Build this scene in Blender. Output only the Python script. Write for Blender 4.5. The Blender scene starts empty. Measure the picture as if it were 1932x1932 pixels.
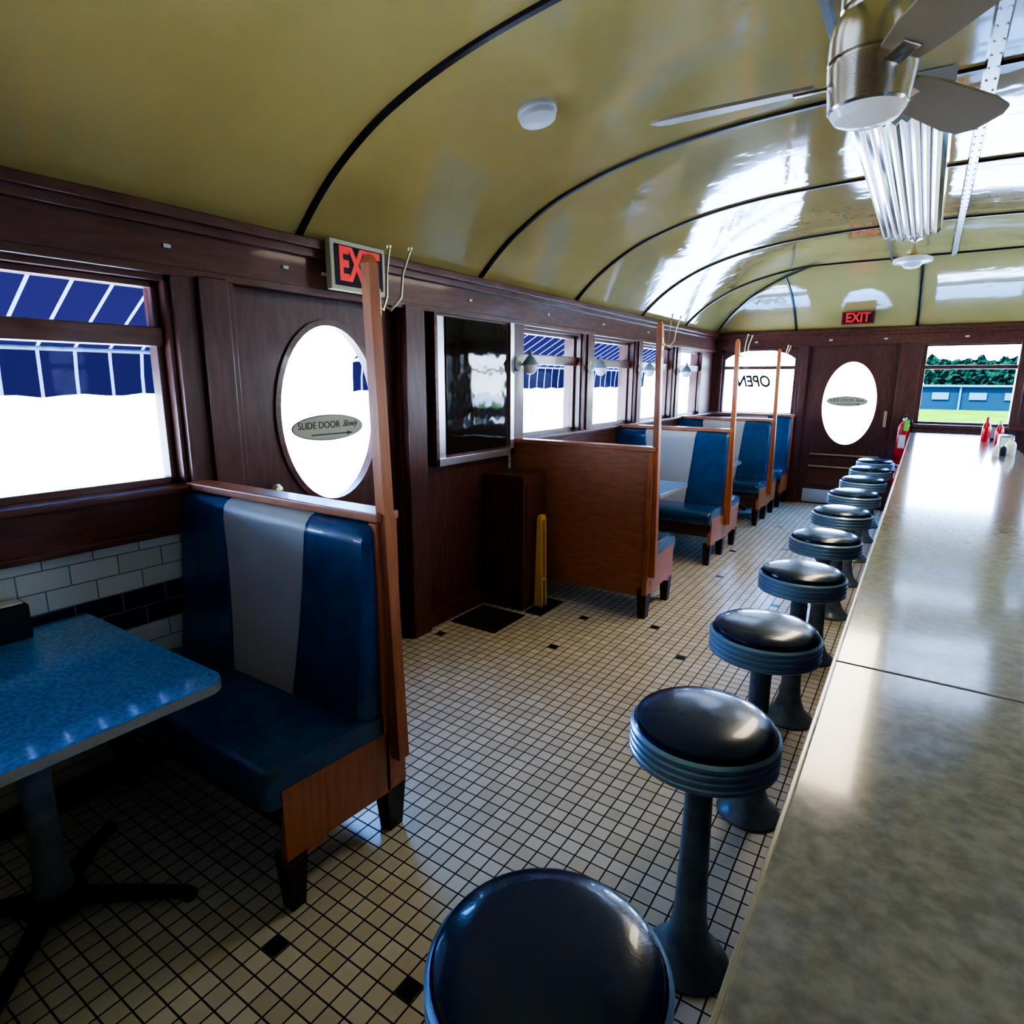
import bpy, bmesh, math, random
from mathutils import Matrix, Vector
random.seed(3)
scn=bpy.context.scene
# ------------------------------------------------------------ materials
def newmat(name):
    m=bpy.data.materials.new(name); m.use_nodes=True
    nt=m.node_tree; b=nt.nodes['Principled BSDF']; return m,nt,b
def mat(name,col,rough=.5,metal=0,col2=None,nscale=8,stretch=None,bump=0,bscale=40,coat=0,spec=None,emit=None,estr=0,detail=4,bdist=.01):
    m,nt,b=newmat(name)
    b.inputs['Base Color'].default_value=(*col,1); b.inputs['Roughness'].default_value=rough; b.inputs['Metallic'].default_value=metal
    if coat: b.inputs['Coat Weight'].default_value=coat; b.inputs['Coat Roughness'].default_value=.06
    if spec is not None: b.inputs['Specular IOR Level'].default_value=spec
    tc=nt.nodes.new('ShaderNodeTexCoord'); vec=tc.outputs['Object']
    if stretch:
        mp=nt.nodes.new('ShaderNodeMapping'); mp.inputs['Scale'].default_value=stretch; nt.links.new(vec,mp.inputs[0]); vec=mp.outputs[0]
    if col2:
        n=nt.nodes.new('ShaderNodeTexNoise'); n.inputs['Scale'].default_value=nscale; n.inputs['Detail'].default_value=detail; nt.links.new(vec,n.inputs['Vector'])
        r=nt.nodes.new('ShaderNodeValToRGB'); r.color_ramp.elements[0].position=.35; r.color_ramp.elements[1].position=.65
        r.color_ramp.elements[0].color=(*col,1); r.color_ramp.elements[1].color=(*col2,1)
        nt.links.new(n.outputs['Fac'],r.inputs[0]); nt.links.new(r.outputs[0],b.inputs['Base Color'])
    if bump:
        n=nt.nodes.new('ShaderNodeTexNoise'); n.inputs['Scale'].default_value=bscale; n.inputs['Detail'].default_value=3; nt.links.new(vec,n.inputs['Vector'])
        bp=nt.nodes.new('ShaderNodeBump'); bp.inputs['Strength'].default_value=bump; bp.inputs['Distance'].default_value=bdist
        nt.links.new(n.outputs['Fac'],bp.inputs['Height']); nt.links.new(bp.outputs[0],b.inputs['Normal'])
    if emit: b.inputs['Emission Color'].default_value=(*emit,1); b.inputs['Emission Strength'].default_value=estr
    return m
WOOD_D=mat('dark_mahogany',(.11,.034,.020),.33,col2=(.17,.058,.036),nscale=6,stretch=(6,1,6),coat=.2)
WOOD_DV=mat('dark_mahogany_vertical',(.09,.029,.022),.36,col2=(.14,.048,.034),nscale=6,stretch=(6,6,1),coat=.2)
WOOD_M=mat('orange_oak_panel',(.54,.22,.11),.42,col2=(.44,.16,.078),nscale=5,stretch=(2,6,9),coat=.15)
WOOD_P=mat('orange_oak_post',(.56,.20,.075),.38,col2=(.44,.14,.05),nscale=6,stretch=(8,8,1),coat=.2)
WOOD_L=mat('worn_leg_wood',(.055,.022,.018),.45,col2=(.02,.014,.014),nscale=14)
VINYL=mat('navy_vinyl',(.005,.068,.20),.27,col2=(.008,.092,.26),nscale=12,bump=.25,bscale=180,coat=.5,bdist=.002)
CREAM=mat('cream_vinyl',(.52,.53,.52),.34,bump=.2,bscale=180,bdist=.002)
BLKV=mat('navy_stool_vinyl',(.003,.028,.10),.24,bump=.15,bscale=220,coat=.4,bdist=.002)
ALU=mat('steel_band_blue_reflection',(.36,.60,.88),.3,.5,bump=.05,bscale=60)  # reflected blue is put into the metal's base colour
STEEL=mat('grey_blue_enamel',(.23,.32,.40),.33,.15,col2=(.15,.22,.29),nscale=20)
NICKEL=mat('brushed_nickel',(.70,.62,.50),.2,1,bump=.08,bscale=30,stretch=(1,1,20))
IRON=mat('cast_iron',(.02,.02,.022),.5,.4,bump=.2,bscale=60)
BRASS=mat('aged_brass',(.62,.50,.30),.3,1)
WHITE=mat('white_plastic',(.8,.78,.72),.35)
TRIMK=mat('ceiling_rib_metal',(.05,.042,.035),.28,.6)
CEIL=mat('ceiling_enamel',(.56,.45,.16),.045,bump=.22,bscale=2.2,coat=1,bdist=.05,col2=(.52,.41,.14),nscale=2)
STRIPS=mat('ceiling_strip_steel',(.35,.34,.30),.22,.9)
TABLE=mat('table_laminate',(.10,.40,.90),.12,col2=(.05,.24,.66),nscale=90,coat=.7)  # grey laminate with the sky's blue reflection painted into its colour
COUNTER=mat('counter_terrazzo',(.40,.355,.28),.14,col2=(.28,.25,.20),nscale=50,coat=.45,detail=8)
EDGE=mat('counter_edge_band',(.50,.47,.40),.25,.4)
BLACK=mat('black_matte',(.012,.012,.014),.6)
MATK=mat('rubber_mat',(.018,.018,.022),.85,bump=.4,bscale=120)
YEL=mat('yellow_plastic',(.95,.60,.02),.4)
RED=mat('red_letter',(.8,.03,.03),.4,emit=(1,.05,.04),estr=.35)
REDP=mat('red_paint',(.6,.02,.02),.25,coat=.5)
GREEN=mat('green_tag',(.15,.75,.05),.5)
CREAMP=mat('cream_sign_frame',(.7,.66,.45),.4)
PLAQUE=mat('oval_plaque',(.40,.40,.28),.45)
INK=mat('dark_ink',(.02,.025,.02),.5)
DARKGL=mat('dark_mirror_glass',(.020,.014,.010),.05,bump=.10,bscale=2.5,bdist=.05,spec=.4)
SILV=mat('silver_frame',(.65,.68,.75),.25,.8)
MILK=mat('milk_glass',(.85,.83,.75),.2)
LENS=mat('fan_lens',(.85,.83,.75),.2,emit=(1,.9,.7),estr=.15)
BLADE1=mat('fan_blade_tan',(.34,.26,.15),.4,.1)
PAVE=mat('pavement',(.66,.66,.66),.9,col2=(.58,.58,.58),nscale=2)
GRASS=mat('lawn',(.055,.14,.004),1,col2=(.030,.09,.003),nscale=1,spec=0)
BLD=mat('blue_siding',(.004,.016,.030),1,spec=0)
BLDW=mat('pale_trim',(.03,.075,.10),1,spec=0)
LEAF=mat('foliage',(.002,.011,.005),1,col2=(.006,.024,.018),nscale=3,spec=0)
PLEAT=mat('pleated_diffuser',(.85,.84,.80),.1,.3,emit=(1,.95,.85),estr=.6)
CHROME=mat('fixture_chrome',(.55,.55,.58),.08,1)
PLEATD=mat('pleated_diffuser_groove',(.06,.06,.06),.2,.5)
def glassmat():
    m=bpy.data.materials.new('window_glass'); m.use_nodes=True; nt=m.node_tree; nt.nodes.clear()
    o=nt.nodes.new('ShaderNodeOutputMaterial'); t=nt.nodes.new('ShaderNodeBsdfTransparent'); g=nt.nodes.new('ShaderNodeBsdfGlossy'); g.inputs['Roughness'].default_value=.02
    t.inputs[0].default_value=(.96,.98,1,1)
    x=nt.nodes.new('ShaderNodeMixShader'); x.inputs[0].default_value=.001
    nt.links.new(t.outputs[0],x.inputs[1]); nt.links.new(g.outputs[0],x.inputs[2]); nt.links.new(x.outputs[0],o.inputs[0]); return m
GLASS=glassmat()
def mth(nt,op,a,b=None,c=None):
    n=nt.nodes.new('ShaderNodeMath'); n.operation=op
    for i,v in enumerate((a,b,c)):
        if v is None: continue
        if isinstance(v,(int,float)): n.inputs[i].default_value=v
        else: nt.links.new(v,n.inputs[i])
    return n.outputs[0]
def mixc(nt,f,a,b):
    n=nt.nodes.new('ShaderNodeMixRGB')
    for i,v in enumerate((f,a,b)):
        if isinstance(v,tuple): n.inputs[i].default_value=(*v,1)
        elif isinstance(v,(int,float)): n.inputs[i].default_value=v
        else: nt.links.new(v,n.inputs[i])
    return n.outputs[0]
TS=.0585
def floormat():
    m,nt,b=newmat('mosaic_floor_tile'); tc=nt.nodes.new('ShaderNodeTexCoord'); s=nt.nodes.new('ShaderNodeSeparateXYZ'); nt.links.new(tc.outputs['Object'],s.inputs[0])
    u=mth(nt,'DIVIDE',s.outputs[0],TS); v=mth(nt,'DIVIDE',s.outputs[1],TS)
    fu=mth(nt,'ABSOLUTE',mth(nt,'SUBTRACT',mth(nt,'FRACT',mth(nt,'ADD',u,100)),.5)); fv=mth(nt,'ABSOLUTE',mth(nt,'SUBTRACT',mth(nt,'FRACT',mth(nt,'ADD',v,100)),.5))
    g=mth(nt,'GREATER_THAN',mth(nt,'MAXIMUM',fu,fv),.455)
    cx=nt.nodes.new('ShaderNodeCombineXYZ'); nt.links.new(mth(nt,'FLOOR',u),cx.inputs[0]); nt.links.new(mth(nt,'FLOOR',v),cx.inputs[1])
    w=nt.nodes.new('ShaderNodeTexWhiteNoise'); nt.links.new(cx.outputs[0],w.inputs['Vector'])
    n=nt.nodes.new('ShaderNodeTexNoise'); n.inputs['Scale'].default_value=3; nt.links.new(tc.outputs['Object'],n.inputs['Vector'])
    t=mixc(nt,w.outputs['Value'],(.68,.62,.50),(.82,.76,.65)); t=mixc(nt,mth(nt,'MULTIPLY',n.outputs['Fac'],.3),t,(.48,.43,.34))
    nt.links.new(mixc(nt,g,t,(.035,.028,.024)),b.inputs['Base Color'])
    nt.links.new(mth(nt,'ADD',mth(nt,'MULTIPLY',g,.5),.25),b.inputs['Roughness'])
    bp=nt.nodes.new('ShaderNodeBump'); bp.inputs['Strength'].default_value=.4; bp.inputs['Distance'].default_value=.002; nt.links.new(mth(nt,'SUBTRACT',1,g),bp.inputs['Height']); nt.links.new(bp.outputs[0],b.inputs['Normal'])
    return m
FLOOR=floormat()
FTK=mat('black_floor_tile',(.01,.011,.014),.3)
def subway():
    m,nt,b=newmat('subway_tile'); tc=nt.nodes.new('ShaderNodeTexCoord'); s=nt.nodes.new('ShaderNodeSeparateXYZ'); nt.links.new(tc.outputs['Object'],s.inputs[0])
    c=nt.nodes.new('ShaderNodeCombineXYZ'); nt.links.new(mth(nt,'ADD',s.outputs[1],s.outputs[0]),c.inputs[0]); nt.links.new(s.outputs[2],c.inputs[1])
    br=nt.nodes.new('ShaderNodeTexBrick'); nt.links.new(c.outputs[0],br.inputs['Vector'])
    br.inputs['Scale'].default_value=1; br.inputs['Brick Width'].default_value=.165; br.inputs['Row Height'].default_value=.0775; br.inputs['Mortar Size'].default_value=.0025
    br.inputs['Color1'].default_value=(.72,.68,.58,1); br.inputs['Color2'].default_value=(.64,.60,.50,1); br.inputs['Mortar'].default_value=(.28,.25,.20,1)
    band=mth(nt,'MULTIPLY',mth(nt,'GREATER_THAN',s.outputs[2],.62),mth(nt,'LESS_THAN',s.outputs[2],.775))
    k=mth(nt,'MULTIPLY',band,mth(nt,'SUBTRACT',1,br.outputs['Fac']))
    nt.links.new(mixc(nt,k,br.outputs['Color'],(.014,.024,.065)),b.inputs['Base Color']); b.inputs['Roughness'].default_value=.18
    bp=nt.nodes.new('ShaderNodeBump'); bp.inputs['Strength'].default_value=.4; bp.inputs['Distance'].default_value=.003; nt.links.new(mth(nt,'SUBTRACT',1,br.outputs['Fac']),bp.inputs['Height']); nt.links.new(bp.outputs[0],b.inputs['Normal'])
    return m
SUBWAY=subway()
def awn():
    m=bpy.data.materials.new('seam_lit_awning_canvas'); m.use_nodes=True; nt=m.node_tree; nt.nodes.clear()
    o=nt.nodes.new('ShaderNodeOutputMaterial'); d=nt.nodes.new('ShaderNodeBsdfDiffuse'); t=nt.nodes.new('ShaderNodeBsdfTranslucent'); x=nt.nodes.new('ShaderNodeMixShader'); x.inputs[0].default_value=.25
    tc=nt.nodes.new('ShaderNodeTexCoord'); s=nt.nodes.new('ShaderNodeSeparateXYZ'); nt.links.new(tc.outputs['Object'],s.inputs[0])
    f=mth(nt,'LESS_THAN',mth(nt,'FRACT',mth(nt,'DIVIDE',mth(nt,'ADD',s.outputs[1],50),.17)),.10)
    c=mixc(nt,f,(.0066,.0052,.017),(.14,.17,.27))  # pale stripes paint the light coming through the canvas seams
    nt.links.new(c,d.inputs[0]); nt.links.new(c,t.inputs[0]); nt.links.new(d.outputs[0],x.inputs[1]); nt.links.new(t.outputs[0],x.inputs[2]); nt.links.new(x.outputs[0],o.inputs[0]); return m
AWN=awn()
# ------------------------------------------------------------ builder
class B:
    def __init__(s,name): s.name=name; s.v=[]; s.f=[]; s.mi=[]; s.mats=[]; s.bev=False
    def mid(s,m):
        if m not in s.mats: s.mats.append(m)
        return s.mats.index(m)
    def add(s,vs,fs,m,M=None):
        o=len(s.v); k=s.mid(m) if not isinstance(m,list) else None
        for p in vs:
            p=Vector(p); s.v.append(M@p if M else p)
        for i,f in enumerate(fs):
            s.f.append([a+o for a in f]); s.mi.append(k if k is not None else s.mid(m[i]))
    def box(s,x0,x1,y0,y1,z0,z1,m,bev=0,M=None):
        bm=bmesh.new(); bmesh.ops.create_cube(bm,size=1)
        for v in bm.verts: v.co=Vector(((x0+x1)/2+v.co.x*(x1-x0),(y0+y1)/2+v.co.y*(y1-y0),(z0+z1)/2+v.co.z*(z1-z0)))
        if bev: bmesh.ops.bevel(bm,geom=bm.edges[:],offset=bev,segments=2,affect='EDGES',profile=.5); s.bev=True
        s.bm(bm,m,M)
    def bm(s,bm,m,M=None):
        bm.verts.index_update(); s.add([v.co.copy() for v in bm.verts],[[v.index for v in f.verts] for f in bm.faces],m,M); bm.free()
    def lathe(s,prof,m,M=None,seg=32,c=(0,0,0)):
        vs=[];fs=[];n=len(prof)
        for j in range(seg):
            a=2*math.pi*j/seg
            for r,z in prof: vs.append((c[0]+r*math.cos(a),c[1]+r*math.sin(a),c[2]+z))
        for j in range(seg):
            k=(j+1)%seg
            for i in range(n-1): fs.append([j*n+i,k*n+i,k*n+i+1,j*n+i+1])
        if prof[0][0]>1e-5: fs.append([j*n for j in range(seg)][::-1])
        if prof[-1][0]>1e-5: fs.append([j*n+n-1 for j in range(seg)])
        s.add(vs,fs,m,M)
    def frust(s,cx,cy,z0,z1,a0,b0,a1,b1,m,dx=0,dy=0):
        vs=[(cx+sx*a0,cy+sy*b0,z0) for sx,sy in((-1,-1),(1,-1),(1,1),(-1,1))]+[(cx+dx+sx*a1,cy+dy+sy*b1,z1) for sx,sy in((-1,-1),(1,-1),(1,1),(-1,1))]
        s.add(vs,[[3,2,1,0],[4,5,6,7],[0,1,5,4],[1,2,6,5],[2,3,7,6],[3,0,4,7]],m)
    def tube(s,pts,r,m,seg=8,M=None):
        pts=[Vector(p) for p in pts]; vs=[];fs=[]
        for i,p in enumerate(pts):
            t=(pts[min(i+1,len(pts)-1)]-pts[max(i-1,0)]).normalized()
            u=t.cross(Vector((0,0,1)))
            if u.length<.05: u=t.cross(Vector((0,1,0)))
            u.normalize(); w=t.cross(u)
            rr=r[i] if isinstance(r,list) else r
            for j in range(seg):
                a=2*math.pi*j/seg; vs.append(p+u*rr*math.cos(a)+w*rr*math.sin(a))
        for i in range(len(pts)-1):
            for j in range(seg):
                k=(j+1)%seg; fs.append([i*seg+j,i*seg+k,(i+1)*seg+k,(i+1)*seg+j])
        fs.append(list(range(seg))[::-1]); fs.append([(len(pts)-1)*seg+j for j in range(seg)])
        s.add(vs,fs,m,M)
    def strip(s,pts,wd,nd,w,t,m):
        vs=[];fs=[]
        for i,p in enumerate(pts):
            p=Vector(p); wv=Vector(wd[i] if isinstance(wd,list) else wd)*w/2; n=Vector(nd[i] if isinstance(nd,list) else nd)*t
            vs+=[p-wv,p+wv,p+wv*.7+n,p-wv*.7+n]
        for i in range(len(pts)-1):
            for j in range(4):
                k=(j+1)%4; fs.append([i*4+j,i*4+k,i*4+4+k,i*4+4+j])
        fs+= [[3,2,1,0],[len(vs)-4,len(vs)-3,len(vs)-2,len(vs)-1]]
        s.add(vs,fs,m)
    def prism(s,poly,axis,a0,a1,m):
        def P(u,v,a):
            return {0:(a,u,v),1:(u,a,v),2:(u,v,a)}[axis]
        n=len(poly); vs=[P(u,v,a0) for u,v in poly]+[P(u,v,a1) for u,v in poly]
        fs=[list(range(n))[::-1],[n+i for i in range(n)]]+[[i,(i+1)%n,n+(i+1)%n,n+i] for i in range(n)]
        s.add(vs,fs,m)
    def ovalplate(s,axis,u0,u1,v0,v1,cu,cv,ru,rv,a0,a1,m,N=64):
        def P(u,v,a): return {0:(a,u,v),1:(u,a,v)}[axis]
        vs=[]
        angs=[2*math.pi*i/N for i in range(N)]
        cor=[math.atan2(v-cv,u-cu)%(2*math.pi) for u,v in((u1,v1),(u0,v1),(u0,v0),(u1,v0))]
        angs=sorted(set(angs+cor)); n=len(angs)
        def outer(a):
            du,dv=math.cos(a),math.sin(a); t=1e9
            if du>1e-9:t=min(t,(u1-cu)/du)
            if du<-1e-9:t=min(t,(u0-cu)/du)
            if dv>1e-9:t=min(t,(v1-cv)/dv)
            if dv<-1e-9:t=min(t,(v0-cv)/dv)
            return cu+du*t,cv+dv*t
        for a in angs:
            du,dv=math.cos(a),math.sin(a); t=1/math.sqrt((du/ru)**2+(dv/rv)**2)
            o=outer(a); i=(cu+du*t,cv+dv*t)
            vs+=[P(*o,a0),P(*i,a0),P(*i,a1),P(*o,a1)]
        fs=[]
        for i in range(n):
            j=(i+1)%n
            for k in range(4):
                l=(k+1)%4; fs.append([i*4+k,i*4+l,j*4+l,j*4+k])
        s.add(vs,fs,m)
    def ovaldisc(s,axis,cu,cv,ru,rv,a0,a1,m,N=48,r0=0):
        if not r0: s.prism([(cu+ru*math.cos(2*math.pi*i/N),cv+rv*math.sin(2*math.pi*i/N)) for i in range(N)],axis,a0,a1,m); return
        def P(u,v,a): return {0:(a,u,v),1:(u,a,v)}[axis]
        vs=[]
        for i in range(N):
            c,q=math.cos(2*math.pi*i/N),math.sin(2*math.pi*i/N)
            vs+=[P(cu+(ru+r0)*c,cv+(rv+r0)*q,a0),P(cu+ru*c,cv+rv*q,a0),P(cu+ru*c,cv+rv*q,a1),P(cu+(ru+r0)*c,cv+(rv+r0)*q,a1)]
        s.add(vs,[[i*4+k,i*4+(k+1)%4,((i+1)%N)*4+(k+1)%4,((i+1)%N)*4+k] for i in range(N) for k in range(4)],m)
    def done(s,origin=True,sharp=35,recalc=True):
        me=bpy.data.meshes.new(s.name)
        o=Vector((0,0,0))
        if origin:
            xs=[p.x for p in s.v];ys=[p.y for p in s.v];zs=[p.z for p in s.v]; o=Vector(((min(xs)+max(xs))/2,(min(ys)+max(ys))/2,min(zs)))
        me.from_pydata([tuple(p-o) for p in s.v],[],s.f)
        for m in s.mats: me.materials.append(m)
        me.polygons.foreach_set('material_index',s.mi); me.polygons.foreach_set('use_smooth',[True]*len(s.f))
        if recalc:
            bm=bmesh.new(); bm.from_mesh(me); bmesh.ops.recalc_face_normals(bm,faces=bm.faces[:]); bm.to_mesh(me); bm.free()
        me.update(); me.set_sharp_from_angle(angle=math.radians(sharp))
        ob=bpy.data.objects.new(s.name,me); ob.location=o; scn.collection.objects.link(ob)
        if s.bev:
            wn_=ob.modifiers.new('weighted','WEIGHTED_NORMAL'); wn_.keep_sharp=True; wn_.weight=100
        return ob
def text(name,body,loc,rot,size,m,parent=None,sx=1,shear=0,ext=.001,bold=0):
    cu=bpy.data.curves.new(name,'FONT'); cu.body=body; cu.size=size; cu.align_x='CENTER'; cu.align_y='CENTER'; cu.extrude=ext; cu.shear=shear; cu.offset=bold
    cu.materials.append(m); ob=bpy.data.objects.new(name,cu); scn.collection.objects.link(ob)
    ob.location=loc; ob.rotation_euler=rot; ob.scale=(sx,1,1)
    if parent:
        ob.parent=parent; ob.matrix_parent_inverse=Matrix.Translation(parent.location).inverted()
    return ob
RL=(math.pi/2,0,math.pi/2); RE=(math.pi/2,0,0)
W=-2.55;E=8.96;RW=2.15;BK=-2.6
# ------------------------------------------------------------ ceiling
tab=[(0,2.24),(.17,2.40),(.32,2.51),(.52,2.62),(.70,2.69),(.94,2.757),(1.2,2.805),(1.5,2.84),(1.9,2.86),(2.4,2.866)]
def Hc(d):
    d=max(0,min(2.399,d))
    for i in range(len(tab)-1):
        if tab[i][0]<=d<=tab[i+1][0]:
            p1,p2=tab[i],tab[i+1]
            p0=tab[i-1] if i>0 else (-.1,2.13); p3=tab[i+2] if i+2<len(tab) else (2.9,2.866)
            m1=(p2[1]-p0[1])/(p2[0]-p0[0]); m2=(p3[1]-p1[1])/(p3[0]-p1[0]); h=p2[0]-p1[0]; t=(d-p1[0])/h
            return (2*t**3-3*t*t+1)*p1[1]+(t**3-2*t*t+t)*h*m1+(-2*t**3+3*t*t)*p2[1]+(t**3-t*t)*h*m2
def Zc(x,y): return Hc(min(x-W,RW-x,E-y))
b=B('ceiling')
def frange(a,c,n): return [a+(c-a)*i/n for i in range(n+1)]
xs=frange(W,RW,118); ys=frange(BK,7.5,100)+frange(7.5,E,37)[1:]
nx=len(xs)
b.add([(x,y,Zc(x,y)) for y in ys for x in xs],[[j*nx+i,j*nx+i+1,(j+1)*nx+i+1,(j+1)*nx+i] for j in range(len(ys)-1) for i in range(nx-1)],CEIL)
b.done(origin=False,sharp=60)
def nrm(x,y):
    e=.01; gx=(Zc(x+e,y)-Zc(x-e,y))/(2*e); gy=(Zc(x,y+e)-Zc(x,y-e))/(2*e); return Vector((gx,gy,-1)).normalized()
b=B('trim_ceiling_ribs')
for y in (-.8,.6,2.0,3.42,4.76,6.22,7.6):
    P=[(x,y,Zc(x,y)+.004) for x in xs]; b.strip(P,(0,1,0),[nrm(p[0],p[1]) for p in P],.034,.018,TRIMK)
for sx in (1,-1):
    P=[];N=[]
    for i in range(25):
        d=1.36*i/24; x=W+d if sx==1 else RW-d; P.append((x,E-d,Hc(d)+.003)); N.append(Vector((0,0,-1)))
    b.strip(P,(.707,.707*sx,0),N,.03,.02,TRIMK)
for x in (-1.5,-.18,1.1):
    dd=min(1.36,x-W,RW-x); P=[(x,E-dd*i/24,Hc(dd*i/24)+.003) for i in range(25)]; b.strip(P,(1,0,0),[nrm(x,p[1]-.02) for p in P],.03,.018,TRIMK)
b.done(origin=False)
b=B('trim_ceiling_runner')
for x,w in ((-.44,.035),(.07,.06)):
    P=[(x,y,Zc(x,y)+.003) for y in frange(BK,7.6,40)]; b.strip(P,(1,0,0),(0,0,-1),w,.03,STRIPS)
y=BK+.1
while y<7.5:
    b.lathe([(.006,0),(.004,-.004),(0,-.005)],NICKEL,c=(.055,y,Zc(.05,y)-.027),seg=8); b.lathe([(.006,0),(.004,-.004),(0,-.005)],NICKEL,c=(.085,y,Zc(.05,y)-.027),seg=8); y+=.12
b.done(origin=False)
# ------------------------------------------------------------ floor
b=B('floor')
b.add([(W-.1,BK-.1,0),(RW+.1,BK-.1,0),(RW+.1,E+.1,0),(W-.1,E+.1,0)],[[0,1,2,3]],FLOOR)
blk=[(-1.38,.84),(-.98,.99),(-1.75,3.10),(-1.0,3.35),(-1.29,3.74),(-1.76,3.58),(-1.23,5.08),(-2.42,2.86),(-1.35,5.94),(-.75,4.6),(-.95,6.3),(-1.2,7.3),(-.7,7.8)]
for x,y in blk:
    i=math.floor(x/TS); j=math.floor(y/TS); g=.003
    b.add([(i*TS+g,j*TS+g,.0012),((i+1)*TS-g,j*TS+g,.0012),((i+1)*TS-g,(j+1)*TS-g,.0012),(i*TS+g,(j+1)*TS-g,.0012)],[[0,1,2,3]],FTK)
b.done(origin=False,recalc=False)
# ------------------------------------------------------------ left wall
SILL=1.17;HEAD=1.98;TOP=2.27
LW=[(-1.9,-.98),(-.75,.18),(.42,1.36),(3.98,4.92),(5.18,6.10),(6.33,7.28),(7.55,8.45)]
D0,D1=1.66,2.66
b=B('wall_left')
x0,x1=W-.16,W
b.box(x0,x1,BK,1.42,0,SILL-.01,SUBWAY); b.box(x0,x1,3.80,E,0,SILL-.01,SUBWAY)
b.box(x0,x1,1.42,D0,0,2.05,WOOD_DV); b.box(x0,x1,D1,3.80,0,2.05,WOOD_DV)
prev=BK
for a,c in LW:
    s0=prev if not(prev<2 and a>3) else 3.80
    b.box(x0,x1,s0,a,SILL-.01,HEAD,WOOD_DV); prev=c
b.box(x0,x1,1.36,1.42,SILL-.01,2.05,WOOD_DV); b.box(x0,x1,prev,E,SILL-.01,HEAD,WOOD_DV)
b.box(x0,x1,BK,1.42,HEAD,TOP,WOOD_D);b.box(x0,x1,3.80,E,HEAD,TOP,WOOD_D);b.box(x0,x1,1.42,3.80,2.05,TOP,WOOD_D)
b.done(origin=False)
b=B('trim_header_left')
b.box(W,W+.022,BK,E,2.03,2.19,WOOD_D,.004); b.box(W,W+.05,BK,E,2.17,2.215,WOOD_D,.006); b.box(W,W+.075,BK,E,2.205,2.25,WOOD_D,.008); b.box(W,W+.035,BK,E,2.0,2.035,WOOD_D,.006)
for y in (1.36,1.9,2.12,3.3,4.3,5.3,6.4): b.box(W+.02,W+.03,y,y+.03,2.10,2.115,WHITE,.002)
b.done(origin=False)
b=B('trim_sill_left')
for a,c in ((BK,1.42),(3.85,E)):
    b.box(W,W+.03,a,c,.985,1.15,WOOD_D,.005); b.box(W-.10,W+.065,a,c,1.145,1.175,WOOD_D,.008); b.box(W,W+.045,a,c,.975,1.0,WOOD_D,.005)
b.done(origin=False)
b=B('trim_window_posts_left')
for a,c in ((-.98,-.75),(.18,.42),(4.92,5.18),(6.10,6.33),(7.28,7.55)):
    b.box(W,W+.02,a+.02,c-.02,1.17,2.01,WOOD_DV,.005); b.box(W,W+.035,(a+c)/2-.05,(a+c)/2+.05,1.17,2.01,WOOD_DV,.006)
b.box(W,W+.03,1.38,1.64,1.17,2.01,WOOD_DV,.006); b.box(W,W+.06,1.47,1.60,0,2.01,WOOD_DV,.008)
b.box(W,W+.03,3.83,3.96,1.17,2.01,WOOD_DV,.006)
b.box(W,W+.05,2.68,2.84,0,2.02,WOOD_DV,.006)
b.done(origin=False)
b=B('baseboard_left'); b.box(W,W+.02,D1+.2,E,0,.12,WOOD_D,.004); b.box(W,W+.02,BK,1.6,0,.1,WOOD_D,.004); b.done(origin=False)
wn=0
def window_x(y0,y1,xc,z0=SILL,z1=HEAD,rail=(1.73,1.805)):
    global wn; wn+=1; b=B('window_%d'%wn); f=.028
    b.box(xc-.03,xc+.03,y0,y0+f,z0,z1,WOOD_DV,.004); b.box(xc-.03,xc+.03,y1-f,y1,z0,z1,WOOD_DV,.004)
    b.box(xc-.03,xc+.03,y0,y1,z0,z0+.03,WOOD_D,.004); b.box(xc-.03,xc+.03,y0,y1,z1-.025,z1,WOOD_D,.004); b.box(xc-.04,xc+.045,y0,y1,rail[0],rail[1],WOOD_D,.006)
    b.box(xc-.002,xc+.002,y0+f,y1-f,z0+.03,rail[0],GLASS); b.box(xc-.002,xc+.002,y0+f,y1-f,rail[1],z1-.02,GLASS)
    b.done(origin=False)
for a,c in LW: window_x(a,c,W-.08)
# left door
b=B('door_1'); xa,xb=W-.10,W-.05; cy,cz=2.20,1.425
b.ovalplate(0,D0,D1,.0,2.05,cy,cz,.325,.455,xa,xb,WOOD_DV); b.ovaldisc(0,cy,cz,.318,.448,xb-.005,xb+.012,WOOD_D,r0=.03)
b.ovaldisc(0,cy,cz,.326,.456,(xa+xb)/2-.002,(xa+xb)/2+.002,GLASS)
b.box(xb,xb+.01,D0+.1,D1-.1,.18,.82,WOOD_DV,.004); b.box(xb,xb+.018,D0+.14,D1-.14,.22,.78,WOOD_DV,.006)
b.lathe([(.008,0),(.008,.03),(.026,.035),(.03,.055),(.02,.07),(0,.074)],BRASS,M=Matrix.Translation((xb,1.80,1.08))@Matrix.Rotation(math.pi/2,4,'Y'),seg=20)
b.ovaldisc(0,2.19,1.355,.235,.068,xb-.02,xb-.015,INK); b.ovaldisc(0,2.19,1.355,.23,.063,xb-.018,xb-.0135,PLAQUE)
d1=b.done(origin=False)
text('plaque_text','SLIDE DOOR',(xb-.013,2.125,1.368),RL,.050,INK,d1,sx=.95); text('plaque_text_script','Slowly',(xb-.013,2.33,1.37),RL,.048,INK,d1,sx=.8,shear=.5)
b=B('plaque_arrow'); b.box(xb-.0135,xb-.0125,2.07,2.31,1.317,1.323,INK); b.prism([(2.31,1.31),(2.31,1.33),(2.35,1.32)],0,xb-.0135,xb-.0125,INK); ar=b.done(origin=False); ar.parent=d1
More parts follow.
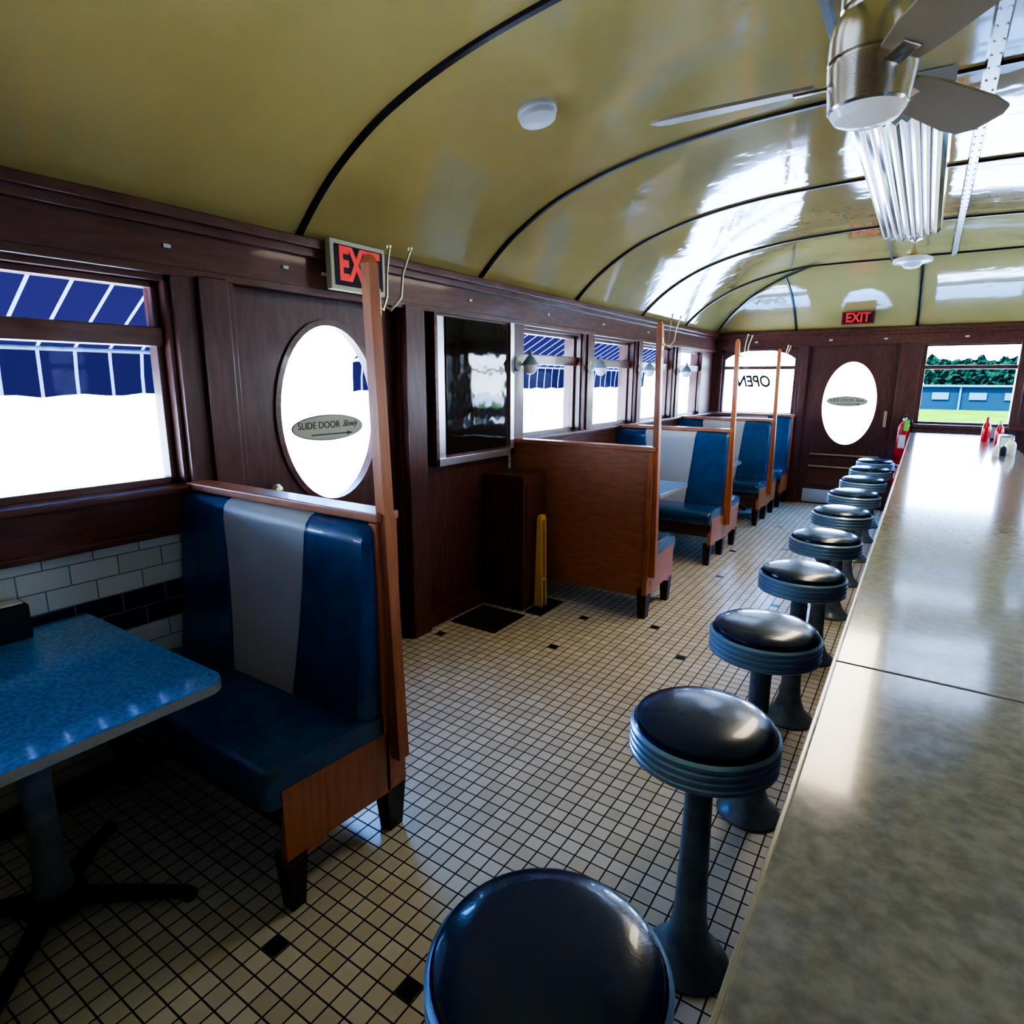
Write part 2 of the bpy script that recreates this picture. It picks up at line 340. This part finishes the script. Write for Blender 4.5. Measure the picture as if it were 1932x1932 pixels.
# exit sign left
q=-.095
b=B('exit_sign'); b.box(W+.075,W+.115,2.20+q,2.56+q,2.03,2.262,CREAMP,.006); b.box(W+.114,W+.118,2.222+q,2.538+q,2.052,2.24,BLACK,.001); es=b.done()
text('sign_text','EXIT',(W+.119,2.38+q,2.146),RL,.21,RED,es,sx=.62,bold=.008)
# framed panel
b=B('framed_mirror'); xq=W+.02
b.box(W+.0,xq+.02,2.90,3.77,1.07,2.0,WOOD_D,.006)
b.box(xq+.018,xq+.024,2.93,3.02,1.10,1.985,SILV,.003)
b.box(xq+.018,xq+.030,3.03,3.70,1.135,1.985,DARKGL,.003)
for a in ((2.90,2.93),(3.72,3.77)): b.box(W,xq+.05,a[0],a[1],1.07,2.0,WOOD_D if a[0]<3 else SILV,.004)
b.box(W,xq+.05,2.90,3.77,1.07,1.12,SILV,.004)
b.done()
b=B('dark_box'); b.box(W+.025,-2.2,3.46,3.76,.0,.965,WOOD_DV,.006); b.box(W+.05,-2.196,3.50,3.72,.08,.9,WOOD_DV,.002); b.done()  # plain dark box beside the yellow sign, in the wall's wood colour
b=B('floor_mat'); b.box(-2.50,-2.14,3.03,3.40,.0,.009,MATK,.003); b.done()
b=B('floor_mat'); b.box(-2.185,-2.05,3.46,3.79,.0,.008,MATK,.003); b.done()
b=B('wet_floor_sign')
for s in (-1,1):
    yb=3.62+s*.028
    b.prism([(-2.18,.01),(-2.115,.01),(-2.13,.66),(-2.165,.66)],1,yb-.006,yb+.006,YEL)
b.box(-2.165,-2.13,3.59,3.65,.64,.68,YEL,.006); b.box(-2.175,-2.12,3.60,3.64,.2,.22,YEL,.002); b.done()
# ------------------------------------------------------------ end wall
b=B('wall_end'); y0,y1=E,E+.16
HX=[(-2.42,-1.46,1.16,2.03),(-1.31,-.30,0,2.05),(-.07,.85,1.11,2.04),(1.10,1.98,1.11,2.04)]
prev=W-.16
for a,c,z0,z1 in HX:
    b.box(prev,a,y0,y1,0,2.05,WOOD_DV); prev=c
    if z0>0: b.box(a,c,y0,y1,0,z0,WOOD_D)
    if z1<2.05: b.box(a,c,y0,y1,z1,2.05,WOOD_D)
b.box(prev,RW+.16,y0,y1,0,2.05,WOOD_DV); b.box(W-.16,RW+.16,y0,y1,2.05,TOP,WOOD_D); b.done(origin=False)
b=B('trim_header_end')
b.box(W,RW,E-.022,E,2.06,2.19,WOOD_D,.004); b.box(W,RW,E-.05,E,2.17,2.215,WOOD_D,.006); b.box(W,RW,E-.075,E,2.205,2.25,WOOD_D,.008)
for x in (-1.36,-.27,.86): b.box(x-.04,x+.04,E-.03,E,0,2.07,WOOD_DV,.006)
b.box(-1.44,-1.33,E-.02,E,0,2.07,WOOD_DV,.004); b.box(-.25,-.09,E-.015,E,0,2.07,WOOD_DV,.004)
for x in (-2,-1.1,-.5,.3): b.box(x,x+.04,E-.03,E-.02,2.11,2.13,WHITE,.002)
b.box(-.09,2.0,E-.05,E,1.07,1.11,WOOD_D,.006); b.box(-2.5,-1.45,E-.05,E,1.12,1.16,WOOD_D,.006)
b.done(origin=False)
def window_y(a,c,z0,z1,rail,arch=False):
    global wn; wn+=1; b=B('window_%d'%wn); yc=E+.08;f=.03
    for q in ((a,a+f),(c-f,c)): b.box(q[0],q[1],yc-.03,yc+.03,z0,z1,WOOD_DV,.004)
    b.box(a,c,yc-.03,yc+.03,z0,z0+.03,WOOD_D,.004); b.box(a,c,yc-.03,yc+.03,z1-.02,z1,WOOD_D,.004); b.box(a,c,yc-.04,yc+.04,rail[0],rail[1],WOOD_D,.005)
    b.box(a+f,c-f,yc-.002,yc+.002,z0+.03,rail[0],GLASS); b.box(a+f,c-f,yc-.002,yc+.002,rail[1],z1-.02,GLASS)
    if arch:
        n=16; xm=(a+c)/2; hw=(c-a)/2
        for s in (-1,1):
            P=[(xm+s*hw*math.sin(math.pi/2*i/n),z1-.20+.19*math.cos(math.pi/2*i/n)) for i in range(n+1)]
            for i in range(n): b.prism([P[i],P[i+1],(P[i+1][0],z1),(P[i][0],z1)],1,yc-.02,yc+.02,WOOD_D)
    return b.done(origin=False)
w=window_y(-2.42,-1.46,1.16,2.03,(1.765,1.81),True)
text('open_sign_text','OPEN',(-1.98,E+.07,1.60),(math.pi/2,0,math.pi),.21,BLACK,w,sx=.8,shear=.35,bold=.007)
window_y(-.07,.85,1.11,2.04,(1.755,1.80)); window_y(1.10,1.98,1.11,2.04,(1.755,1.80))
b=B('door_2'); ya,yb=E+.04,E+.09; cx,cz=-.805,1.33
b.ovalplate(1,-1.31,-.30,0,2.05,cx,cz,.31,.525,ya,yb,WOOD_DV); b.ovaldisc(1,cx,cz,.305,.52,ya-.012,ya+.004,WOOD_D,r0=.03); b.ovaldisc(1,cx,cz,.312,.527,ya+.023,ya+.027,GLASS)
b.box(-1.24,-.37,ya-.012,ya,.02,.2,SILV,.003); b.box(-1.2,-.4,ya-.03,ya-.01,.50,.52,BRASS,.004); b.box(-1.2,-.4,ya-.03,ya-.01,.66,.68,BRASS,.004); b.box(-1.2,-.42,ya-.01,ya,.26,.46,WOOD_D,.004)
b.ovaldisc(1,-.83,1.36,.235,.065,ya+.01,ya+.015,INK); b.ovaldisc(1,-.83,1.36,.23,.06,ya+.008,ya+.012,PLAQUE)
b.box(-.40,-.37,ya-.03,ya,1.05,1.25,BRASS,.006)
d2=b.done(origin=False)
text('plaque_text','SLIDE DOOR',(-.895,ya+.007,1.372),RE,.05,INK,d2); text('plaque_text_script','Slowly',(-.69,ya+.007,1.374),RE,.046,INK,d2,sx=.8,shear=.5)
b=B('plaque_arrow'); b.box(-.95,-.71,ya+.0055,ya+.0065,1.322,1.328,INK); b.prism([(-.71,1.315),(-.71,1.335),(-.67,1.325)],1,ya+.0055,ya+.0065,INK); ar=b.done(origin=False); ar.parent=d2
b=B('exit_sign'); b.box(-.96,-.615,8.70,8.74,2.285,2.43,BLACK,.006); b.box(-.955,-.62,8.697,8.701,2.29,2.425,REDP,.001);b.box(-.945,-.63,8.695,8.698,2.30,2.415,BLACK,.001); es=b.done()
text('sign_text','EXIT',(-.788,8.693,2.357),RE,.15,RED,es,sx=.85,bold=.004)
# ------------------------------------------------------------ right and back walls
b=B('wall_right')
prev=BK
RWN=[(-.1,.4),(2.6,3.1),(5.4,6.4),(6.9,7.9)]  # first two openings are unseen, added to let in fill light
for a,c in RWN:
    b.box(RW,RW+.16,prev,a,0,TOP,SUBWAY); b.box(RW,RW+.16,a,c,0,1.3,SUBWAY); b.box(RW,RW+.16,a,c,1.95,TOP,WOOD_D); prev=c
b.box(RW,RW+.16,prev,E,0,TOP,SUBWAY); b.done(origin=False)
b=B('trim_header_right'); b.box(RW-.03,RW,BK,E,2.0,2.2,WOOD_D,.004); b.box(RW-.07,RW,BK,E,2.19,2.25,WOOD_D,.008); b.done(origin=False)
for a,c in RWN: window_x(a,c,RW+.08,1.3,1.95,(1.70,1.75))  # includes the two small windows added for fill
b=B('wall_back'); b.box(W-.16,RW+.16,BK-.16,BK,0,2.95,WOOD_D); b.done(origin=False)
# ------------------------------------------------------------ outside
b=B('ground_pavement'); b.add([(-60,-60,-.35),(60,-60,-.35),(60,90,-.35),(-60,90,-.35)],[[0,1,2,3]],PAVE); b.done(origin=False,recalc=False)
b=B('lawn'); b.add([(-.6,24,-.33),(24,24,-.33),(30,60,-.33),(-2,60,-.33)],[[0,1,2,3]],GRASS); b.done(origin=False,recalc=False)
b=B('neighbour_building'); b.box(-.6,12,55,58,-.35,1.30,BLD); b.box(-.9,12.3,54.7,58.3,1.30,1.44,BLDW)
for x in (.4,2.6,4.6,6.6): b.box(x,x+1.0,54.9,55.02,.4,.9,BLDW)
b.box(2.0,2.12,54.85,55,-.35,1.30,BLDW); b.done()
b=B('tree_row')
for i in range(30):
    x=-1.9+i*.62+random.uniform(-.2,.2); r=.75+random.uniform(0,.55); z=1.9+random.uniform(-.1,1.0)
    bm=bmesh.new(); bmesh.ops.create_icosphere(bm,subdivisions=4,radius=r)
    for v in bm.verts: v.co*=1+.18*math.sin(v.co.x*7+i)*math.cos(v.co.z*6)+random.uniform(-.12,.12); v.co+=Vector((x+.6,62.0+random.uniform(-.4,.4),z))
    b.bm(bm,LEAF); b.tube([(x+.6,62,-.35),(x+.6,62,z)],.12,WOOD_L)
b.done()
def awning(name,ya,yb,sg=-1,xw=2.74):
    b=B(name); n=max(2,int((yb-ya)/.1)); vs=[];fs=[]
    prof=[(xw,2.36),(xw+.46,2.10),(xw+1.06,1.76),(xw+1.075,1.62),(xw+1.08,1.50)]
    for i in range(n+1):
        y=ya+(yb-ya)*i/n
        for k,(x,z) in enumerate(prof): vs.append((sg*(x+(.01*math.sin(y*18) if k>2 else 0)),y,z+(.02*abs(math.sin((y)*math.pi/.34)) if k==4 else 0)))
    m=len(prof)
    for i in range(n):
        for k in range(m-1): fs.append([i*m+k,i*m+k+1,(i+1)*m+k+1,(i+1)*m+k])
    b.add(vs,fs,AWN)
    for y in (ya,yb): b.tube([(sg*(xw-.02),y,1.9),(sg*(xw+1.06),y,1.75)],.012,STEEL)
    b.tube([(sg*(xw+1.05),ya,1.755),(sg*(xw+1.05),yb,1.755)],.012,STEEL); b.done(origin=False,recalc=False)
awning('window_awning',-3,2.25); awning('window_awning',3.45,9.6)
# ------------------------------------------------------------ benches
XL,XR=W+.035,-1.42
def bench(yb,sides,wallside=False):
    b=B('booth_bench')
    b.box(XL-.02,XR-.02,yb-.022,yb+.022,.15,1.15,WOOD_M,.003)
    b.box(XL-.02,XR+.01,yb-.05,yb+.05,1.15,1.182,WOOD_M,.008)
    b.box(XR-.035,XR,yb-.05,yb+.05,.17,1.15,WOOD_P,.006)
    b.frust(XR-.035,yb,0,.2,.026,.03,.035,.048,WOOD_L); b.frust(XL+.05,yb,0,.2,.026,.03,.035,.045,WOOD_L)
    for s in sides:
        P=[(yb+s*.03,.17),(yb+s*.30,.19),(yb+s*.36,.17),(yb+s*.46,.17),(yb+s*.46,.43),(yb+s*.03,.40)]
        b.prism(P,0,XR-.03,XR,WOOD_P); b.prism(P,0,XL-.02,XL+.01,WOOD_P)
        b.box(XL,XR-.01,min(yb+s*.43,yb+s*.46),max(yb+s*.43,yb+s*.46),.30,.42,WOOD_D,.003)
        b.frust(XR-.033,yb+s*.425,0,.19,.024,.024,.034,.036,WOOD_L); b.frust(XL+.04,yb+s*.42,0,.19,.022,.022,.033,.033,WOOD_L)
        prof=[(.03,.40),(.46,.375),(.50,.375),(.525,.40),(.53,.44),(.515,.475),(.48,.495),(.40,.505),(.25,.50),(.12,.485),(.03,.47)]
        ym=.28;zm=.44; st=[(XL-.015,.93),(XL+.01,1),(XR-.04,1),(XR-.015,.98),(XR-.002,.90)]
        vs=[(x,yb+s*(ym+(p-ym)*k),zm+(z-zm)*k) for x,k in st for p,z in prof]; n=len(prof)
        fs=[[i*n+j,i*n+(j+1)%n,(i+1)*n+(j+1)%n,(i+1)*n+j] for i in range(len(st)-1) for j in range(n)]
        fs+=[list(range(n)),[(len(st)-1)*n+j for j in range(n)]]
        b.add(vs,fs,VINYL)
        prof=[(.024,.46),(.14,.46),(.15,.50),(.135,.60),(.115,.75),(.10,.90),(.092,1.02),(.088,1.08),(.08,1.115),(.062,1.138),(.04,1.148),(.024,1.148)]
        st=[(XL-.015,XL-.015,.9),(XL+.015,XL+.015,1),(-2.14,-2.235,1),(-2.135,-2.23,.93),(-2.125,-2.22,1.0),(-1.775,-1.725,1.0),(-1.765,-1.715,.93),(-1.76,-1.71,1),(XR-.07,XR-.07,1),(XR-.03,XR-.03,.96),(XR-.012,XR-.012,.8)]
        n=len(prof); vs=[]
        for xb,xt,k in st:
            for p,z in prof:
                t=(z-.46)/.69; pp=.024+(p-.024)*(k if k>=.9 else .7); vs.append((xb+(xt-xb)*t,yb+s*pp,z if k>.85 else z-.01*t))
        fs=[];ms=[]
        for i in range(len(st)-1):
            for j in range(n): fs.append([i*n+j,i*n+(j+1)%n,(i+1)*n+(j+1)%n,(i+1)*n+j]); ms.append(CREAM if i in (4,) else VINYL)
        fs+=[list(range(n)),[(len(st)-1)*n+j for j in range(n)]]; ms+=[VINYL,VINYL]
        b.add(vs,fs,ms)
    return b.done(sharp=40)
bench(1.40,[-1]); bench(3.845,[1]); bench(5.76,[-1,1]); bench(7.62,[-1,1]); bench(8.88,[-1]); bench(-.52,[1])
def pole(yb):
    b=B('coat_rack_pole'); near=yb<2; xc=XR+.022; dx,dy=-.03,-.02
    b.frust(xc,yb,.30,1.94,.021,.024,.017,.020,WOOD_P,dx=dx,dy=dy); b.frust(xc+dx,yb+dy,1.94,1.965,.017,.020,.008,.010,WOOD_P)
    xc+=dx; yb+=dy
    if near:
        b.box(xc-.004,xc+.02,yb+.018,yb+.025,1.79,1.87,BRASS,.002); ends=[(.03,.055),(.06,.115)]; bx,by=.008,.025
    else:
        b.box(xc+.015,xc+.022,yb-.015,yb+.015,1.79,1.87,BRASS,.002); ends=[(.10,-.075),(.10,.075)]; bx,by=.022,0
    for ex,ey in ends:
        q=lambda t,z:(xc+bx+(ex-bx)*t,yb+by+(ey-by)*t,z)
        b.tube([q(0,1.83),q(.35,1.812),q(.68,1.85),q(.75,1.92),q(1,1.99)],[.005,.005,.0045,.004,.004],BRASS)
        b.lathe([(0,-.008),(.007,-.004),(.008,.002),(0,.008)],BRASS,c=(xc+ex,yb+ey,1.994),seg=12)
    b.done()
for y in (1.40,3.845,5.76,7.62): pole(y)
# ------------------------------------------------------------ tables
def table(y0,y1,xe=-1.6):
    b=B('booth_table'); r=.06
    P=[(W+.04,y0)]
    for i in range(9): a=-math.pi/2+math.pi/2*i/8; P.append((xe-r+r*math.cos(a),y0+r+r*math.sin(a)))
    for i in range(9): a=math.pi/2*i/8; P.append((xe-r+r*math.cos(a),y1-r+r*math.sin(a)))
    P.append((W+.04,y1))
    b.prism(P,2,.716,.744,EDGE); cx,cyy=(W+xe)/2,(y0+y1)/2
    P2=[(cx+(p[0]-cx)*.994,cyy+(p[1]-cyy)*.994) for p in P]; b.prism(P2,2,.7435,.75,TABLE)
    cx=-2.01
    b.lathe([(.05,.09),(.052,.12),(.045,.16),(.04,.4),(.045,.66),(.09,.70),(.12,.716)],STEEL,c=(cx,cyy,0),seg=28)
    b.lathe([(.07,.03),(.085,.06),(.075,.09),(.05,.105)],IRON,c=(cx,cyy,0),seg=24)
    for k in range(4):
        a=math.pi/4+k*math.pi/2; c,s=math.cos(a),math.sin(a); L=.37
        b.tube([(cx+.05*c,cyy+.05*s,.065),(cx+.2*c,cyy+.2*s,.05),(cx+L*c,cyy+L*s,.022)],[.03,.024,.018],IRON,seg=10)
        b.lathe([(.022,0),(.022,.02),(0,.022)],IRON,c=(cx+L*c,cyy+L*s,0),seg=12)
    return b.done(sharp=30)
table(.17,.92); table(4.44,5.18); table(6.32,7.04); table(8.10,8.40)
b=B('napkin_dispenser'); b.box(-2.50,-2.40,.60,.72,.75,.87,BLACK,.008); b.box(-2.48,-2.42,.61,.71,.86,.875,WHITE,.002); b.done()
# ------------------------------------------------------------ stools
def stool(x,y):
    b=B('counter_stool')
    b.lathe([(.112,0),(.115,.01),(.108,.02),(.092,.032),(.07,.06),(.052,.11),(.044,.17),(.040,.30),(.036,.50),(.036,.60)],STEEL,c=(x,y,0),seg=32)
    b.lathe([(.036,.60),(.044,.605),(.044,.625),(.05,.635),(.13,.65),(.17,.655)],STEEL,c=(x,y,0),seg=32)
    P=[(.165,.652)]
    z=.655
    for k in range(4): P+=[(.183,z),(.1875,z+.004),(.1875,z+.013),(.183,z+.017)]; z+=.0195
    P+=[(.180,z),(.172,z+.003),(.165,z-.002)]
    b.lathe(P,ALU,c=(x,y,0),seg=56)
    b.lathe([(.174,.725),(.176,.738),(.171,.750),(.155,.760),(.12,.768),(.07,.773),(.0,.775)],BLKV,c=(x,y,0),seg=56)
    b.lathe([(.1745,.729),(.1790,.7345),(.1745,.740)],BLKV,c=(x,y,0),seg=56)
    b.done(sharp=32)
for y in (.67,1.47,2.20,3.0,3.79,4.62,5.45,6.27,7.1,7.88): stool(-.375,y)
# ------------------------------------------------------------ counter
b=B('diner_counter')
for a,c in ((-1.6,1.318),(1.3205,8.26)):
    b.box(-.088,.70,a,c,1.012,1.05,COUNTER,.004)
b.box(-.094,-.087,-1.6,8.26,1.008,1.046,EDGE,.002); b.box(-.09,.70,8.26,8.267,1.008,1.046,EDGE,.002)
b.box(.14,.62,-1.6,8.2,0,1.012,WOOD_DV,.004); b.box(.12,.14,-1.6,8.2,0,.12,BLACK,.003)
b.done(origin=False)
b=B('back_bar_cabinet'); b.box(1.5,RW-.01,-1.5,8.0,.05,.9,STRIPS,.01); b.box(1.47,RW-.01,-1.5,8.02,.9,.94,SILV,.006); b.box(1.56,RW-.02,-1.45,7.95,0,.05,BLACK)
for i in range(9): b.box(1.485,1.50,-1.3+i*1.02,-.45+i*1.02,.15,.82,SILV,.005)
b.done(origin=False)
def bottle(name,x,y,m,capm,h=.19,r=.03,z=1.05):
    b=B(name); b.lathe([(r*.9,0),(r,.01),(r,h*.55),(r*.8,h*.68),(r*.4,h*.78),(r*.38,h*.82)],m,c=(x,y,z),seg=24); b.lathe([(r*.45,h*.82),(r*.45,h*.88),(r*.15,h),(0,h)],capm,c=(x,y,z),seg=20); b.done()
bottle('ketchup_bottle',.52,7.35,REDP,REDP,.24,.035); bottle('ketchup_bottle',.60,7.1,REDP,WHITE,.22,.032)
bottle('salt_shaker',.50,5.95,MILK,SILV,.09,.022); bottle('pepper_shaker',.55,6.02,BLACK,SILV,.09,.022)
bottle('sugar_pourer',.60,6.1,MILK,SILV,.14,.035)
b=B('napkin_holder'); b.box(.56,.66,6.55,6.70,1.05,1.17,SILV,.01); b.box(.57,.65,6.545,6.55,1.07,1.15,WHITE,.002); b.done()
b=B('napkin_holder'); b.box(.55,.66,7.6,7.72,1.05,1.2,BLACK,.01); b.box(.57,.64,7.595,7.6,1.07,1.18,SILV,.002); b.done()
# fire extinguisher
b=B('fire_extinguisher'); c=(-.17,E-.10,.0)
b.lathe([(.06,.70),(.066,.72),(.066,1.05),(.055,1.10),(.03,1.13),(.02,1.15)],REDP,c=c,seg=28)
b.lathe([(.022,1.15),(.022,1.18),(0,1.185)],SILV,c=c,seg=16)
b.box(c[0]-.012,c[0]+.012,c[1]-.10,c[1]+.02,1.18,1.192,BLACK,.003); b.box(c[0]-.012,c[0]+.012,c[1]-.09,c[1]+.02,1.205,1.217,BLACK,.003)
b.tube([(c[0]+.02,c[1],1.165),(c[0]+.07,c[1]-.01,1.15),(c[0]+.085,c[1]-.02,1.05),(c[0]+.08,c[1]-.02,.85)],.01,BLACK)
b.box(c[0]-.0,c[0]+.05,c[1]-.075,c[1]-.07,1.03,1.16,GREEN,.002); b.box(c[0]-.04,c[0]+.03,c[1]-.069,c[1]-.064,.82,.98,WHITE,.002)
b.box(c[0]-.03,c[0]+.03,c[1]+.055,E-.012,.9,1.0,BLACK,.003)
b.done()
b=B('fire_extinguisher_sign'); b.box(-.235,-.135,E-.035,E-.03,.36,.68,REDP,.001); fs_=b.done()
text('sign_text','FIRE',(-.185,E-.037,.52),(math.pi/2,math.radians(90),0),.10,WHITE,fs_,bold=.002)
# ------------------------------------------------------------ ceiling fan
b=B('ceiling_fan'); c=(-.2,1.85,-.015); ztop=Zc(-.2,1.87)+.015
b.lathe([(.0,2.222),(.04,2.226),(.07,2.238),(.084,2.258)],LENS,c=c,seg=40)
b.lathe([(.084,2.256),(.088,2.262),(.092,2.30),(.097,2.345),(.0975,2.352),(.092,2.356),(.092,2.362),(.0975,2.366),(.098,2.41),(.094,2.44),(.082,2.46),(.074,2.465),(.074,2.472),(.080,2.476),(.082,2.52),(.074,2.56),(.06,2.59),(.06,2.72),(.072,2.74),(.080,2.80),(.082,ztop+.01)],NICKEL,c=c,seg=40)
for a in (182,62,-58):
    M=Matrix.Translation((c[0],c[1],2.315))@Matrix.Rotation(math.radians(a),4,'Z')@Matrix.Rotation(math.radians(-15),4,'X')
    P=[(.12,-.045),(.2,-.058),(.43,-.072),(.51,-.066),(.535,-.04),(.535,.03),(.50,.062),(.43,.068),(.2,.055),(.12,.045)]
    n=len(P); b.add([(x,y,-.004) for x,y in P]+[(x,y,.004) for x,y in P],[list(range(n))[::-1],[n+i for i in range(n)]]+[[i,(i+1)%n,n+(i+1)%n,n+i] for i in range(n)],BLADE1,M)
    b.box(.085,.17,-.02,.02,-.010,-.003,NICKEL,.002,M)
b.done(sharp=25)
b=B('ceiling_light_fixture'); xa,xb=-.435,-.055; ya,yb=3.34,5.95; zt=2.862
n=18; P=[(xa,zt)]
for i in range(n+1):
    x=xa+(xb-xa)*i/n; env=.12+.04*math.sin(math.pi*i/n); P.append((x,zt-env-(.020 if i%2 else 0)))
P.append((xb,zt))
m=len(P); vs=[(u,ya,v) for u,v in P]+[(u,yb,v) for u,v in P]
fs=[list(range(m))[::-1],[m+i for i in range(m)]]+[[i,(i+1)%m,m+(i+1)%m,m+i] for i in range(m)]
b.add(vs,fs,[CHROME,CHROME]+[PLEAT if i%2 else CHROME for i in range(m)])
for i in range(3,n+1,4):
    x=xa+(xb-xa)*i/n; z=zt-(.12+.04*math.sin(math.pi*i/n))-.02; b.box(x-.003,x+.003,ya,yb,z-.004,z+.004,PLEATD)
for y in (ya-.012,yb): b.prism([(p[0]*1.0+(-.008 if i<2 else .008 if i>n else 0),p[1]-(.008 if 0<i<n+2 else 0)) for i,p in enumerate(P)],1,y,y+.012,SILV)
fx=b.done(sharp=15)
b=B('smoke_detector')
sx_,sy_=-1.575,2.56; nn=nrm(sx_,sy_); M=Matrix.Translation((sx_,sy_,Zc(sx_,sy_)+.004))@nn.to_track_quat('Z','Y').to_matrix().to_4x4()
b.lathe([(.086,0),(.088,.02),(.084,.026),(.080,.027),(.080,.032),(.082,.034),(.078,.048),(.06,.055),(0,.058)],WHITE,M=M,seg=40); b.done()
b=B('pendant_lamp'); c=(-.24,6.85,0); zt=Zc(-.24,6.85)
b.lathe([(.065,zt+.005),(.062,zt-.02),(.02,zt-.035),(.014,zt-.05),(.014,zt-.10),(.05,zt-.11),(.055,zt-.14),(.05,zt-.15)],BRASS,c=c,seg=28)
b.lathe([(.05,zt-.15),(.12,zt-.165),(.155,zt-.18),(.158,zt-.20),(.15,zt-.215),(.10,zt-.222),(.075,zt-.235),(.06,zt-.255),(.02,zt-.265),(0,zt-.27)],MILK,c=c,seg=36); b.done()
for y in (3.88,5.05,6.215,7.415):
    b=B('wall_sconce'); z=1.72; x=W+.035
    M=Matrix.Translation((x-.005,y,z))@Matrix.Rotation(math.pi/2,4,'Y')
    b.lathe([(.05,0),(.052,.008),(.035,.016),(.018,.02),(.012,.03),(0,.032)],WHITE,M=M,seg=28)
    b.tube([(x+.02,y,z),(x+.06,y,z-.015),(x+.09,y,z+.01),(x+.10,y,z+.055)],.007,BRASS)
    cc=(x+.10,y,0)
    b.lathe([(.006,z+.10),(.012,z+.09),(.014,z+.06),(.03,z+.045),(.06,z+.0),(.062,z-.006)],STEEL,c=cc,seg=24)
    b.lathe([(.052,z-.004),(.05,z-.03),(.04,z-.055),(.02,z-.07),(0,z-.073)],MILK,c=cc,seg=24); b.done()
# ------------------------------------------------------------ world, lights
w=bpy.data.worlds.new('daylight'); scn.world=w; w.use_nodes=True; nt=w.node_tree; bg=nt.nodes['Background']
tc=nt.nodes.new('ShaderNodeTexCoord'); s=nt.nodes.new('ShaderNodeSeparateXYZ'); nt.links.new(tc.outputs['Generated'],s.inputs[0])
r=nt.nodes.new('ShaderNodeValToRGB'); r.color_ramp.elements[0].position=0; r.color_ramp.elements[0].color=(.78,.9,1,1); r.color_ramp.elements[1].position=.22; r.color_ramp.elements[1].color=(.17,.44,1,1)
nt.links.new(s.outputs[2],r.inputs[0]); nt.links.new(r.outputs[0],bg.inputs[0]); bg.inputs[1].default_value=29
sl=bpy.data.lights.new('sun','SUN'); sl.energy=56; sl.color=(1,.86,.66); sl.angle=.01; so=bpy.data.objects.new('sun',sl); scn.collection.objects.link(so)
so.rotation_euler=Vector((-.5,-.9,1.2)).to_track_quat('Z','Y').to_euler()
al=bpy.data.lights.new('fixture_lamp','AREA'); al.shape='RECTANGLE'; al.size=.3; al.size_y=2.5; al.energy=34; al.color=(1,.84,.60); ao=bpy.data.objects.new('fixture_lamp',al); ao.location=(-.24,4.65,2.66); scn.collection.objects.link(ao)
# ------------------------------------------------------------ camera
cam=bpy.data.cameras.new('camera'); co=bpy.data.objects.new('camera',cam); scn.collection.objects.link(co); scn.camera=co
f,p,th,rr=1155.3,.211,.585,-.004
cam.sensor_width=36; cam.lens=36*f/1932; cam.clip_start=.02; cam.clip_end=200
r0=Vector((math.cos(th),math.sin(th),0)); F=Vector((-math.sin(th)*math.cos(p),math.cos(th)*math.cos(p),-math.sin(p))); u0=Vector((-math.sin(th)*math.sin(p),math.cos(th)*math.sin(p),math.cos(p)))
R_=r0*math.cos(rr)-u0*math.sin(rr); U_=r0*math.sin(rr)+u0*math.cos(rr)
M=Matrix((R_,U_,-F)).transposed().to_4x4(); M.translation=(0,0,1.6); co.matrix_world=M
scn.view_settings.view_transform='AgX'
try: scn.view_settings.look='AgX - High Contrast'
except Exception: pass
